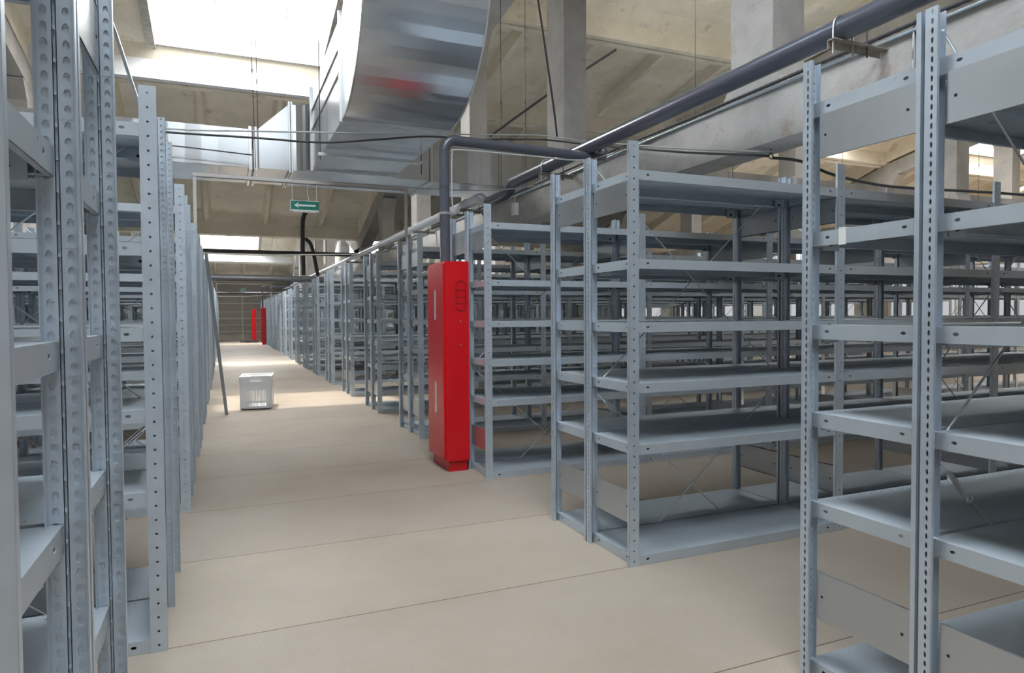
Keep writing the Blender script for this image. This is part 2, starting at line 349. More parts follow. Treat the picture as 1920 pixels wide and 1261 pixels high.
# ------------------------------------------------------------------ shelving
PW, H = .055, 2.0
def post_front():
    q = MB(); t = .002
    q.plate((0, 0, 0), (1,0,0), (0,0,1), PW, H, [(PW*.5, .025+.05*i, .0044, .0044) for i in range(40)], t)
    q.box(0, t, t, .016, 0, H); q.box(PW-t, PW, t, .014, 0, H)
    q.box(.002, PW-.002, .0125, .0138, 0, H)  # added plate behind the holes, keeps them dark
    return q
def post_rear(shade_plate=True):
    q = MB(); g0, g1 = .027, .031; t = .003
    zs = [.0125+.025*i for i in range(80)]
    q.plate((0, 0, 0), (1,0,0), (0,0,1), g0, H, [(.0145, z, .0055, .0085) for z in zs], through=False, pocket=.0035)
    q.plate((g1, 0, 0), (1,0,0), (0,0,1), PW-g1, H, [((PW-g1)*.5, z, .0048, .0078) for z in zs], through=False, pocket=.0035)
    q.box(g0, g1, .006, .008, 0, H)                               # groove between the two columns
    q.box(g0-.0012, g0, 0, .008, 0, H); q.box(g1, g1+.0012, 0, .008, 0, H)
    for i in range(40): q.box(g0, g1, .001, .007, .036+.05*i, .042+.05*i)
    for i in range(10): q.box(.008, .024, -.0008, .0004, .2*i+.0995, .2*i+.1025)
    # aisle flange with long slots
    q.plate((0, 0, 0), (0,-1,0), (0,0,1), .030, H, [(.016, z, .0036, .0085) for z in zs], .002)
    q.box(0, .004, -.031, -.029, 0, H)
    if not shade_plate:
        q.v = []; q.f = []; q.m = []; q.sm = []
        for a_, w_ in ((0, g0), (g1, PW-g1)): q.plate((a_, 0, 0), (1,0,0), (0,0,1), w_, H, [(w_*.5, z, .0052, .0092) for z in zs], through=False, pocket=.004)
        q.box(g0, g1, .006, .008, 0, H); q.box(g0-.0012, g0, 0, .008, 0, H); q.box(g1, g1+.0012, 0, .008, 0, H)
        for i in range(40): q.box(g0, g1, .001, .007, .036+.05*i, .042+.05*i)
        for i in range(10): q.box(.006, .022, -.0008, .0004, .2*i+.0995, .2*i+.1025)
        q.box(0, .0018, -.010, 0, 0, H)
    if shade_plate: q.box(.011, .0125, -.028, 0, 0, H); q.box(.002, .011, -.028, -.0265, 0, H)  # added inner plates that shut light out behind the slots
    q.box(.006, .022, -.0008, .0004, 0, .0004); q.box(PW-.002, PW, -.016, 0, 0, H); q.box(.0, .002, .0, .004, 0, H)
    return q
BP = 1.325; D = .405; LIP = .046
def shelf_mesh():
    q = MB(); x0, x1, y0, y1 = .033, BP+.026, .005, .399; t = .0018
    n = 25
    def row(yy, w_): return
    e = [(.02, .06+i*(x1-x0-.12)/(n-1), .0026, .0026) for i in range(n)]
    # top sheet: strips along x; U=y?, normal must be +z: U=x,V=y -> use U=(0,-1,0),V=(1,0,0) => U x V = +z
    q.plate((x0, y0+.04, 0), (0,-1,0), (1,0,0), .04, x1-x0, [(.018, a, .0028, .0028) for _, a, _, _ in e], through=False, pocket=.002, back=False)
    q.plate((x0, y1-.04, 0), (0,-1,0), (1,0,0), y1-y0-.08, x1-x0, [], back=False)
    q.plate((x0, y1, 0), (0,-1,0), (1,0,0), .04, x1-x0, [(.022, a, .0028, .0028) for _, a, _, _ in e], through=False, pocket=.002, back=False)
    q.add([(x0,y0,-.004),(x1,y0,-.004),(x1,y1,-.004),(x0,y1,-.004)], [(0,3,2,1)])
    W = x1-x0
    hs = [(LIP*.45, .075, .0055, .0095), (LIP*.45, W-.075, .0055, .0095)]
    hs_small = []
    # front / rear lips (normal -y / +y)
    q.plate((x0, y0, 0), (0,0,-1), (1,0,0), LIP, W, hs, .002)          # U x V = (0,-1,0)
    q.plate((x1, y1, 0), (0,0,-1), (-1,0,0), LIP, W, hs, .002)
    DD = y1-y0
    he = [(LIP*.45, .065, .005, .0085), (LIP*.45, DD-.065, .005, .0085)]
    q.plate((x0, y1, 0), (0,0,-1), (0,-1,0), LIP, DD, he, .002)
    q.plate((x1, y0, 0), (0,0,-1), (0,1,0), LIP, DD, he, .002)
    for yy in (y0+.002, y1-.016): q.box(x0+.002, x1-.002, yy, yy+.014, -LIP, -LIP+.0018)
    for xx in (x0+.002, x1-.012): q.box(xx, xx+.010, y0+.016, y1-.016, -LIP, -LIP+.0018)
    # rivet dots around the end slots
    for a in (.045, .105):
        for zz in (-.010, -.034):
            for xx in (x0+a, x1-a): q.box(xx-.0016, xx+.0016, y0-.0008, y0, zz-.0016, zz+.0016)
    for a in (.035, .098):
        for zz in (-.010, -.034):
            for yy in (y0+a, y1-a): q.box(x0-.0008, x0, yy-.0016, yy+.0016, zz-.0016, zz+.0016)
    # hat stiffener below
    yc = (y0+y1)/2
    q.prism([(yc-.05, -.004), (yc-.035, -.02), (yc+.035, -.02), (yc+.05, -.004)], x0+.003, x1-.003)
    # corner lugs at the rear
    for xx in (x0+.03, x1-.10): q.box(xx, xx+.07, y1-.024, y1-.018, -LIP-.012, -.006)
    return q
def shelf_slits():
    q = MB()
    for yy in (.10, .30):
        for k in range(4):
            xc = .25+.27*k
            for dx in (-.012, .012): q.box(xc+dx-.0012, xc+dx+.0012, yy-.012, yy+.012, -.0045, -.0038)
    return q
def slot_backs():
    """dark openings are real slots; only the lug hole plate here"""
    q = MB(); x0, x1, y1 = .033, BP+.026, .399
    for xx in (x0+.05, x1-.08):
        q.prism([(xx+.010*math.cos(a)+.01, -LIP+.008+.006*math.sin(a)) for a in [k*math.pi/5 for k in range(10)]], y1-.0255, y1-.0242, 'y')
    return q
def shelf_full():
    q = shelf_mesh(); q.cur = 1
    for z in (shelf_slits(), slot_backs()):
        b = len(q.v); q.v += z.v; q.f += [tuple(b+i for i in f) for f in z.f]; q.m += [1]*len(z.f); q.sm += [False]*len(z.f)
    return q
SIDE_Y0, SIDE_Y1 = .004, .398
def panel_mesh(z0, z1):
    q = MB(); h = z1-z0
    q.plate((.022, SIDE_Y1-.04, z0), (0,-1,0), (0,0,1), SIDE_Y1-SIDE_Y0-.04, h, [], .002)
    q.box(.022, .03, .006, .36, z1-.004, z1); q.box(.022, .03, .006, .36, z0, z0+.004)
    q.cur = 1
    for yy in (.055, .335): q.prism([(yy+.0045*math.cos(a), z0+h*.5+.0045*math.sin(a)) for a in [k*math.pi/4 for k in range(8)]], .0212, .0222)
    return q
MESH = {}
for nm_, fn, mt in (('post_front', post_front, STEEL), ('post_rear', post_rear, STEEL), ('shelf', shelf_full, [SHELF, BLK]),
                   ('panel_top', lambda: panel_mesh(1.688, 1.825), [PANEL, BLK]), ('panel_low', lambda: panel_mesh(.20, .355), [PANEL, BLK])):
    q = fn(); MESH[nm_, 1] = q.mesh(nm_, mt); MESH[nm_, -1] = (post_rear(False) if nm_ == 'post_rear' else q).mirror().mesh(nm_, mt)
def rod_mesh(a, b2, r=.0035):
    q = MB(); q.tube([a, b2], r, 6); return q
def turn_mesh(a, b2, f):
    a, b2 = Vector(a), Vector(b2); d = (b2-a).normalized(); c = a.lerp(b2, f); q = MB()
    s_ = d.cross(Vector((0,1,0))).normalized()
    for k in (-1, 1): q.tube([c-d*.045+s_*k*.002, c-d*.038+s_*k*.009, c+d*.038+s_*k*.009, c+d*.045+s_*k*.002], .0032, 6)
    q.tube([c-d*.055, c-d*.036], .0075, 8); q.tube([c+d*.036, c+d*.055], .0075, 8)
    ring = [c+d*.075 + (d*math.cos(t)+s_*math.sin(t))*.012 for t in [2*math.pi*k/10 for k in range(11)]]
    q.tube(ring, .0022, 5)
    return q
yb_ = D-.012
rods = [((.05, yb_, 1.95), (BP-.02, yb_, .82)), ((BP-.02, yb_+.006, 1.95), (.05, yb_+.006, .82)),
        ((.06, yb_, .78), (.93, yb_, .01)), ((BP-.05, yb_+.006, .76), (.40, yb_+.006, .004))]
turns = {2: .085, 3: .11}
for i, (a, b2) in enumerate(rods):
    q = rod_mesh(a, b2); MESH['rod%d' % i, 1] = q.mesh('brace_rod', ZINC); MESH['rod%d' % i, -1] = q.mirror().mesh('brace_rod', ZINC)
    if i in turns:
        q = turn_mesh(a, b2, turns[i]); MESH['turn%d' % i, 1] = q.mesh('turnbuckle', ZINC); MESH['turn%d' % i, -1] = q.mirror().mesh('turnbuckle', ZINC)
SHZ = [1.87, 1.455, 1.155, .868, .575, .047]
ORD = 'first second third fourth fifth sixth seventh eighth ninth tenth eleventh twelfth thirteenth fourteenth fifteenth sixteenth seventeenth eighteenth nineteenth twentieth'.split()
def shelving(x, y, sgn, nb, label, grp, braces, inner_panels):
    t = thing('shelving_run', label, 'shelving', (x, y, 0), grp)
    for i in range(nb+1):
        xx = sgn*BP*i
        inst('post', MESH['post_front', sgn], t, (xx, 0, 0)); inst('post', MESH['post_rear', sgn], t, (xx, D-.004, 0))
        if i <= inner_panels or i == nb:
            inst('side_panel', MESH['panel_top', sgn], t, (xx, 0, 0)); inst('side_panel', MESH['panel_low', sgn], t, (xx, 0, 0))
        if i < nb:
            for z in SHZ: inst('shelf', MESH['shelf', sgn], t, (xx, 0, z))
            if braces and i % 2 == 0:
                for k in range(4):
                    r = inst('brace_rod', MESH['rod%d' % k, sgn], t, (xx, 0, 0))
                    if k in turns and i == 0: inst('turnbuckle', MESH['turn%d' % k, sgn], r)
    return t
ROWY = [.845, 2.687, 4.577, 6.40, 8.32, 10.23]
while ROWY[-1] < 35.4: ROWY.append(ROWY[-1]+1.93)
ROWY = ROWY[:19]
XRT, XLT = 1.74, -.203
for k, y0 in enumerate(ROWY):
    nr = min(8, max(2, math.ceil(((y0+.8)*1.75-XRT)/BP)+1)); nl = min(5, max(1, math.ceil(((y0+.8)*.27-.2)/BP)+1))
    if k == 0: nr = 2
    for half in (0, 1):
        hn = 'camera-side half' if half == 0 else 'far-side half'
        shelving(XRT, y0+half*(D+.009), 1, nr, 'galvanised shelving run, %s of the %s double rack along the fire cabinet side' % (hn, ORD[k]),
                 'shelving along the fire cabinet side of the aisle', half == 0, min(nr, 4))
        shelving(XLT, y0+half*(D+.009), -1, nl, 'galvanised shelving run, %s of the %s double rack opposite the fire cabinets' % (hn, ORD[k]),
                 'shelving opposite the fire cabinets', half == 0, 1 if k else 1)

# ------------------------------------------------------------------ fire cabinets
def cabinet(loc, label, detail=True):
    t = thing('fire_cabinet', label, 'fire cabinet', loc, 'red fire cabinets along the aisle')
    q = MB(); q.box(0, .19, 0, .45, .085, 1.607); q.box(.004, .19, .004, .446, 1.607, 1.609); q.build('body', RED, t)
    q = MB(); q.box(.028, .178, .025, .43, 0, .085); q.build('plinth', RED, t)
    d = MB(); d.box(-.012, 0, .02, .432, .10, 1.59); d_ = d.build('door', REDD, t)
    q = MB()
    for z0, z1 in ((1.16, 1.40), (.43, .68)):
        pr = arc((.225, z1-.02), .02, 0, math.pi, 6, lambda a, b2: (a, b2)) + arc((.225, z0+.02), .02, math.pi, 2*math.pi, 6, lambda a, b2: (a, b2))
        q.prism(pr, -.0145, -.0115)
    q.build('door_window', GLASS, d_, label='oblong glazed slots in the red door')
    if detail:
        q = MB(); zc, hh, r = 1.345, .115, .038
        pth = [(.125+a, -.002, b2) for a, b2 in arc((0, zc+hh-r), r, 0, math.pi, 10, lambda a, b2: (a, b2)) + arc((0, zc-hh+r), r, math.pi, 2*math.pi, 10, lambda a, b2: (a, b2))]
        # outline with small bridges left in it
        for i in range(len(pth)):
            a, b2 = Vector(pth[i]), Vector(pth[(i+1) % len(pth)])
            a2, b3 = a.lerp(b2, .04), a.lerp(b2, .96); q.bar(a2, b3, .003, .003, (0, 1, 0))
        for z in (zc+.042, zc-.008, zc-.058):
            q.box(.090, .118, -.003, 0, z-.0017, z+.0017); q.box(.126, .160, -.003, 0, z-.0017, z+.0017)
        q.build('vent_outline', BLK, t, label='black punched oval outline with cross lines')
        for z in (1.152, .975):
            q = MB(); q.prism([(.12+.006*math.cos(a), z+.006*math.sin(a)) for a in [k*math.pi/5 for k in range(10)]], -.004, 0, 'y'); q.build('screw', ZINC, t)
    return t
cabinet((1.545, 4.905, 0), 'tall red fire cabinet nearest the camera, below the bent slate pipe')
cabinet((1.545, 31.7, 0), 'small-looking distant red fire cabinet standing in front of another one', True)
cabinet((1.32, 36.0, 0), 'most distant red fire cabinet, by the hall end wall', True)

# ------------------------------------------------------------------ pipes
PX, PZ = 2.90, 2.625
def pipe_run(z): return z
t = thing('overhead_pipe', 'long slate grey pipe running on brackets beside the concrete truss', 'pipe', (PX, 0, 0))
q = MB(); q.tube([(0, -7.5, 2.625), (0, 6.74, 2.625)], .060, 24); q.build('pipe', PIPE, t)
SILV = mat('silver_pipe', (.52, .53, .57), .28, .5)
q = MB(); q.tube([(0, 6.72, 2.625), (.0, 6.80, 2.60), (.0, 6.86, 2.56), (0, 6.95, 2.535), (0, 7.50, 2.53)], .061, 20); q.build('offset_bend', PIPE, t)
q = MB(); q.tube([(0, 7.48, 2.53), (0, 7.56, 2.54), (0, 7.66, 2.59), (0, 7.76, 2.62), (0, 7.9, 2.625)], .063, 20); q.build('silver_elbow', SILV, t)
q = MB(); q.tube([(0, 7.88, 2.625), (0, 37.5, 2.625)], .058, 20); q.build('pipe', SILV, t)
def bracket(y, z=2.625):
    b2 = thing('pipe_bracket', '', 'pipe bracket', (PX, y, 0), 'brackets holding the slate pipe')
    q = MB(); q.tube([(-.067, 0, z-.13), (-.067, 0, z)] + [(-.067*math.cos(a), 0, z+.067*math.sin(a)) for a in [math.pi*k/8 for k in range(1, 8)]] + [(.067, 0, z), (.067, 0, z-.13)], .005, 8); q.build('u_bolt', ZINC, b2)
    q = MB(); q.box(-.085, .32, -.022, .022, z-.067, z-.061); q.box(-.085, .29, .018, .022, z-.10, z-.061); q.build('angle_arm', WOOD, b2)
    q = MB(); q.tube([(.17, 0, z-.12), (.17, 0, z+.02)], .0045, 8); q.box(.155, .185, -.014, .014, z-.062, z-.052); q.build('threaded_rod', DARKP, b2)
    return b2
for y, lb in ((2.52, 'U-bolt bracket holding the slate pipe above the first rack corner'), (5.9, 'pipe bracket hidden near the tee of the bent fire pipe'), (8.25, 'pipe bracket just past the offset bend of the pipe'),
              (10.6, 'pipe bracket on the silver stretch, over the red cabinet'), (13.3, 'pipe bracket on the far silver stretch by the column foot'), (17, 'small distant pipe bracket near the truss valley')):
    bracket(y)['label'] = lb
t = thing('fire_pipe', 'slate riser rising from the red cabinet and bending across to the overhead pipe', 'pipe', (1.61, 5.1, 0))
q = MB(); q.tube([(0, 0, 1.609), (0, 0, 2.48)] + [(.09-.09*math.cos(a), 0, 2.48+.09*math.sin(a)) for a in [math.pi/2*k/7 for k in range(1, 8)]] +
       [(1.28, 0, 2.548), (1.37, .0, 2.55), (1.43, .01, 2.565), (1.45, .02, 2.60), (1.44, .03, 2.635), (1.40, .04, 2.65), (1.34, .05, 2.64)], .039, 20); q.build('pipe', PIPE, t)
for z in (1.95, 2.2, 2.47): q = MB(); q.tube([(0, 0, z-.003), (0, 0, z+.003)], .0405, 18); q.build('joint', DARKP, t)
q = MB(); q.tube([(0, 0, 1.985), (0, 0, 2.005)], .043, 18); q.tube([(.035, 0, 1.995), (.12, 0, 1.995)], .006, 8); q.build('clamp', ZINC, t)
def cable(name, label, pts, r, mt, group=None, cat='cable', sub=6):
    # smooth through points
    P_ = [Vector(p) for p in pts]; out = []
    for i in range(len(P_)-1):
        p0, p1, p2, p3 = P_[max(i-1, 0)], P_[i], P_[i+1], P_[min(i+2, len(P_)-1)]
        for k in range(sub):
            s_ = k/sub
            out.append(.5*((2*p1)+(p2-p0)*s_+(2*p0-5*p1+4*p2-p3)*s_*s_+(3*p1-p0-3*p2+p3)*s_**3))
    out.append(P_[-1]); q = MB(); q.tube(out, r, 6)
    o = q.build(name, mt); o['label'] = label; o['category'] = cat
    if group: o['group'] = group
    return o
cable('hanging_cable', 'thin pale cable looping round the bend of the slate fire pipe',
      [(1.68, 5.06, 2.0), (1.665, 5.06, 2.02), (1.658, 5.06, 2.1), (1.658, 5.06, 2.4), (1.665, 5.06, 2.455), (1.72, 5.06, 2.49), (2.3, 5.06, 2.495), (2.8, 5.06, 2.50), (3.10, 5.06, 2.58), (3.17, 5.2, 2.62)], .006, WIRE)
cable('conduit', 'dark short conduit from the riser clamp to the rack post', [(1.70, 5.06, 1.985), (1.75, 5.08, 1.99), (1.80, 5.1, 2.02), (1.9, 5.1, 2.03), (1.95, 5.12, 1.98), (1.955, 5.12, 1.885)], .009, CABLE, cat='conduit')
cable('overhead_cable', 'taut pale cable strung across the aisle under the big duct', [(-1.6, 5.2, 2.47), (-.356, 5.28, 2.50), (.226, 5.28, 2.54), (1.099, 5.28, 2.611), (1.861, 5.33, 2.69), (2.358, 5.48, 2.771), (2.80, 5.74, 2.87), (3.10, 5.5, 2.79), (3.14, 4.81, 2.602), (3.15, 4.05, 2.395), (3.17, 3.50, 2.258), (3.33, 3.44, 2.258)], .006, WIRE, 'cables strung over the aisle')
cable('overhead_cable', 'black cable sagging across the aisle below the pale taut one', [(-1.6, 5.33, 2.47), (-.358, 5.33, 2.488), (.226, 5.33, 2.505), (.70, 5.33, 2.515), (1.105, 5.33, 2.573), (1.545, 5.36, 2.650), (2.021, 5.42, 2.685), (2.358, 5.52, 2.745), (2.82, 5.78, 2.845), (3.08, 5.52, 2.77), (3.12, 4.83, 2.580), (3.13, 4.07, 2.373), (3.15, 3.50, 2.234), (3.34, 3.48, 2.236)], .008, CABLE, 'cables strung over the aisle')
cable('overhead_cable', 'black cable drooping from the chord hook behind the first racks', [(3.35, 3.46, 2.222), (3.503, 3.36, 2.19), (3.786, 3.36, 2.125), (4.25, 3.37, 2.09), (4.6, 3.3, 2.075), (5.4, 3.1, 2.05), (6.8, 3.1, 2.04), (9.2, 3.1, 2.27)], .010, CABLE, 'cables strung over the aisle')
cable('overhead_cable', 'thin double cable running low behind the upper duct side', [(-1.6, 7.4, 2.90), (-.5, 7.4, 2.87), (.30, 7.4, 2.84)], .006, CABLE, 'cables strung over the aisle')
cable('overhead_cable', 'thin straight cable beneath the duct joining the chord conduit', [(.6, 6.6, 2.475), (1.7, 6.6, 2.47), (2.6, 6.6, 2.50), (3.16, 6.5, 2.58)], .006, WIRE, 'cables strung over the aisle')
cable('roof_cable', 'black doubled cable running diagonally from the roof to the column foot', [(2.2, 5.2, 5.2), (2.55, 5.45, 4.2), (2.85, 5.7, 3.25), (2.98, 5.85, 2.90)], .010, CABLE)
# corrugated conduits along the chord top
for i, (x, z, r, lb) in enumerate(((3.175, 2.632, .013, 'ribbed black conduit lying along the edge of the concrete chord'), (3.185, 2.60, .009, 'slimmer ribbed grey conduit fixed just under the black one'))):
    n = 900; pts = [(x+.004*math.sin(k*.05+i), -6+k*.025 if k < 720 else 12+(k-720)*.14, z+.006*math.sin(k*.031+2*i)) for k in range(n)]
    q = MB(); q.tube(pts, [r*(1 if k % 2 else .82) for k in range(n)], 7)
    o = q.build('conduit', DARKP if i == 0 else STEEL); o['label'] = lb; o['category'] = 'conduit'
# small things on the chord
t = thing('junction_box', 'small white junction box hanging on the concrete chord', 'junction box', (3.18, 7.32, 2.44))
q = MB(); q.box(-.035, .018, -.045, .045, -.07, .07); q.build('box', WHITE, t); q = MB(); q.tube([(-.01, 0, .07), (-.01, -.01, .13), (0, .02, .17)], .006, 6); q.tube([(0, .02, .07), (-.005, .03, .17)], .006, 6); q.build('lead', WIRE, t)
t = thing('detector', 'round white fitting with a wire, on the chord above rack top', 'detector', (3.19, 5.5, 2.49))
q = MB(); q.tube([(-.02, 0, 0), (.012, 0, 0)], .035, 16); q.build('housing', WHITE, t); q = MB(); q.tube([(-.01, 0, 0), (-.02, -.06, -.09)], .004, 6); q.build('lead', WHITE, t)
q = MB(); q.tube([(3.34, 3.46, 2.285), (3.34, 3.46, 2.25)] + [(3.34+.018*math.sin(a), 3.46, 2.232+.018*math.cos(a)) for a in [2*math.pi*k/10 for k in range(11)]], .0035, 6)
o = q.build('eye_hook', DARKP); o['label'] = 'small eye hook under the concrete chord holding the cable'; o['category'] = 'hook'
q = MB(); q.tube([(3.19, 2.35, 2.62), (3.19, 2.35, 2.2)], .006, 8); o = q.build('steel_rod', ZINC); o['label'] = 'thin upright steel rod on the face of the rusty chord'; o['category'] = 'rod'

# ------------------------------------------------------------------ ventilation duct
t = thing('ventilation_duct', 'large galvanised ventilation duct crossing the hall with a branch curving up', 'ventilation duct', (0, 7.6, 0))
zb, zt, dw = 2.756, 3.15, .9
def flange(q, x=None, y=None, x0=0, x1=0, y0=0, y1=0, z0=0, z1=0, w_=.025, d_=.03):
    if x is not None:
        q.box(x-d_/2, x+d_/2, y0-w_, y1+w_, z0-w_, z0); q.box(x-d_/2, x+d_/2, y0-w_, y1+w_, z1, z1+w_)
        q.box(x-d_/2, x+d_/2, y0-w_, y0, z0, z1); q.box(x-d_/2, x+d_/2, y1, y1+w_, z0, z1)
    else:
        q.box(x0-w_, x1+w_, y-d_/2, y+d_/2, z0-w_, z0); q.box(x0-w_, x1+w_, y-d_/2, y+d_/2, z1, z1+w_)
        q.box(x0-w_, x0, y-d_/2, y+d_/2, z0, z1); q.box(x1, x1+w_, y-d_/2, y+d_/2, z0, z1)
def creased(q, x0, x1, y0, y1, z0, z1, n):
    """duct box whose front, back and bottom sheets are cross-broken at standing creases"""
    for i in range(n):
        a, b2 = x0+(x1-x0)*i/n, x0+(x1-x0)*(i+1)/n; c = (a+b2)/2; e = .0035
        for (p, r) in (((a, 0), (c, -e)), ((c, -e), (b2, 0))):
            q.add([(p[0], y0+p[1], z0), (r[0], y0+r[1], z0), (r[0], y0+r[1], z1), (p[0], y0+p[1], z1)], [(0,1,2,3)])
            q.add([(p[0], y0, z0+p[1]), (p[0], y1, z0+p[1]), (r[0], y1, z0+r[1]), (r[0], y0, z0+r[1])], [(0,1,2,3)])
    q.add([(x0,y1,z0),(x1,y1,z0),(x1,y1,z1),(x0,y1,z1)], [(3,2,1,0)]); q.add([(x0,y0,z1),(x1,y0,z1),(x1,y1,z1),(x0,y1,z1)], [(0,1,2,3)])
    q.add([(x0,y0,z0),(x0,y1,z0),(x0,y1,z1),(x0,y0,z1)], [(3,2,1,0)]); q.add([(x1,y0,z0),(x1,y1,z0),(x1,y1,z1),(x1,y0,z1)], [(0,1,2,3)])
xs = [-9.2, -7.2, -5.2, -3.4, -1.55, .30]
for a, b2 in zip(xs[:-1], xs[1:]):
    q = MB(); creased(q, a+.02, b2-.02, 0, dw, zb, zt, 6); q.build('duct_section', DUCT, t)
xs2 = [2.24, 4.0, 5.9, 7.8, 9.7, 11.6, 13.5, 15.4]
for a, b2 in zip(xs2[:-1], xs2[1:]):
    q = MB(); creased(q, a+.02, b2-.02, 0, dw, zb, 3.20, 6); q.build('duct_section', DUCT, t)
for x in xs[1:] + [.35]: q = MB(); flange(q, x=x-.01, y0=0, y1=dw, z0=zb, z1=zt); q.build('flange', ZINC, t)
for x in xs2[:-1]: q = MB(); flange(q, x=x, y0=0, y1=dw, z0=zb, z1=3.20); q.build('flange', ZINC, t)
# reducer, mid box
ZT2, ZT3 = 3.45, 3.575
q = MB(); x0, x1 = .36, .68
q.add([(x0,0,zb),(x1,0,zb),(x1,0,ZT2),(x0,0,zt),(x0,dw,zb),(x1,dw,zb),(x1,dw,ZT2),(x0,dw,zt)], [(0,1,2,3),(7,6,5,4),(0,4,5,1),(3,2,6,7),(0,3,7,4),(1,5,6,2)])
q.build('reducer', DUCT, t)
for x in (.68, .705): q = MB(); flange(q, x=x, y0=0, y1=dw, z0=zb, z1=ZT2, d_=.018); q.build('flange', ZINC, t)
# tee with rounded throat
q = MB(); n = 8; r = .18
th = [(.715, 0)] + [(.715+r*math.sin(a), -r*(1-math.cos(a))) for a in [math.pi/2*k/n for k in range(1, n+1)]]
for i in range(len(th)-1):
    (a, c), (b2, d_) = th[i], th[i+1]; q.add([(a, c, zb), (b2, d_, zb), (b2, d_, ZT2), (a, c, ZT2)], [(0,1,2,3)], True)
poly = th + [(1.80, -r), (1.80, dw), (.715, dw)]
q.add([(a, c, zb) for a, c in poly], [tuple(range(len(poly)-1, -1, -1))]); q.add([(a, c, ZT2) for a, c in poly], [tuple(range(len(poly)))])
q.add([(1.80, -r, zb), (1.80, dw, zb), (1.80, dw, ZT2), (1.80, -r, ZT2)], [(0,1,2,3)]); q.add([(.715, dw, zb), (1.8, dw, zb), (1.8, dw, ZT2), (.715, dw, ZT2)], [(3,2,1,0)])
q.build('tee', DUCT, t)
q = MB(); q.box(1.80, 2.22, 0, dw, zb, 3.20); q.build('duct_section', DUCT, t)
# branch toward the camera
bx0, bx1 = .897, 1.79; yb0, yb1 = -2.10, -.18
q = MB(); m1 = (yb0+yb1)/2
for a, b2 in ((yb0+.01, m1), (m1, yb1-.01)):
    n = 5
    for i in range(n):
        c, d_ = a+(b2-a)*i/n, a+(b2-a)*(i+1)/n; e = .003*(1 if i % 2 else -1)
        xm = (bx0+bx1)/2
        q.add([(bx0, c, zb), (xm, c, zb-e), (xm, d_, zb+e), (bx0, d_, zb)], [(0,3,2,1)]); q.add([(xm, c, zb-e), (bx1, c, zb), (bx1, d_, zb), (xm, d_, zb+e)], [(0,3,2,1)])
        q.add([(bx0, c, zb), (bx0, d_, zb), (bx0, d_, ZT3), (bx0, c, ZT3)], [(0,1,2,3)]); q.add([(bx1, c, zb), (bx1, d_, zb), (bx1, d_, ZT3), (bx1, c, ZT3)], [(3,2,1,0)])
    q.add([(bx0, a, ZT3), (bx1, a, ZT3), (bx1, b2, ZT3), (bx0, b2, ZT3)], [(0,1,2,3)])
q.build('branch', DUCT, t)
for y in (yb0, yb1): q = MB(); flange(q, y=y, x0=bx0, x1=bx1, z0=zb, z1=ZT3, d_=.03); q.build('flange', ZINC, t)
q = MB(); 
for dz in (.50, .30): q.bar((bx0-.006, yb0, zb+dz+.1), (bx0-.006, yb1, zb+dz+.1), .01, .012)
q.build('side_rib', ZINC, t)
# elbow turning up
R_ = .95; n = 18; cyy, cz = yb0-.02, zb+R_; ri = R_-(ZT3-zb)
out = [(cyy-R_*math.sin(a), cz-R_*math.cos(a)) for a in [math.pi/2*k/n for k in range(n+1)]] + [(cyy-R_, 6.3)]
inn = [(cyy-ri*math.sin(a), cz-ri*math.cos(a)) for a in [math.pi/2*k/n for k in range(n+1)]] + [(cyy-ri, 6.3)]
q = MB()
for i in range(n+1):
    (a, c), (b2, d_) = out[i], out[i+1]; q.add([(bx0, a, c), (bx1, a, c), (bx1, b2, d_), (bx0, b2, d_)], [(3,2,1,0)], True)
    (e, f), (g, h) = inn[i], inn[i+1]; q.add([(bx0, e, f), (bx1, e, f), (bx1, g, h), (bx0, g, h)], [(0,1,2,3)], True)
    for x, fl in ((bx0, (0,1,2,3)), (bx1, (3,2,1,0))): q.add([(x, a, c), (x, b2, d_), (x, g, h), (x, e, f)], [fl])
q.build('elbow', DUCT, t)
q = MB()
for x in (bx0, bx1):
    q.tube([(x, a, c) for a, c in out], .007, 6)
q.build('elbow_seam', ZINC, t)
# strut hanging under the branch
s_ = thing('duct_strut', 'slotted steel strut hung under the duct branch', 'strut', (0, 6.55, 0))
q = MB(); q.box(.84, 1.86, -.02, .02, 2.695, 2.725); q.build('channel', ZINC, s_)
q = MB(); q.tube([(.86, 0, 2.66), (.86, 0, 5.9)], .0045, 6); q.build('threaded_rod', DARKP, s_)
q = MB(); q.tube([(1.83, 0, 2.60), (1.83, 0, 2.85)], .0045, 6); q.build('threaded_rod', DARKP, s_)
def hanger(x, y, z0, z1, label, dx=0):
    q = MB(); q.tube([(x, y, z0), (x+dx, y, z1)], .0035, 6); q.tube([(x+dx*.35, y, z0+(z1-z0)*.35-.02), (x+dx*.35, y, z0+(z1-z0)*.35+.02)], .007, 6)
    o = q.build('hanger_rod', DARKP); o['label'] = label; o['category'] = 'hanger rod'; o['group'] = 'rods hanging the ventilation duct'
for x, z1, lb, dx in ((.34, 5.6, 'thin dark hanger rod rising from the duct flange into the skylight', -.06), (.37, 5.3, 'second thin hanger rod, close beside the one on the duct flange', -.02),
                  (3.10, 5.6, 'fine wire hanger between the duct and roof, just behind the wide column', 0), (3.42, 5.7, 'fine wire hanger passing the crossing of the diagonal cable', 0),
                  (5.95, 5.6, 'fine wire hanger crossing the slate pipe beyond the truss', 0), (6.6, 5.6, 'fine wire hanger beside the thick concrete column', 0), (8.7, 5.5, 'fine wire hanger seen between the first rack posts', 0), (11.9, 5.5, 'fine wire hanger at the far end of the visible duct', 0)):
    hanger(x, 7.556, 2.74, z1, lb, dx)
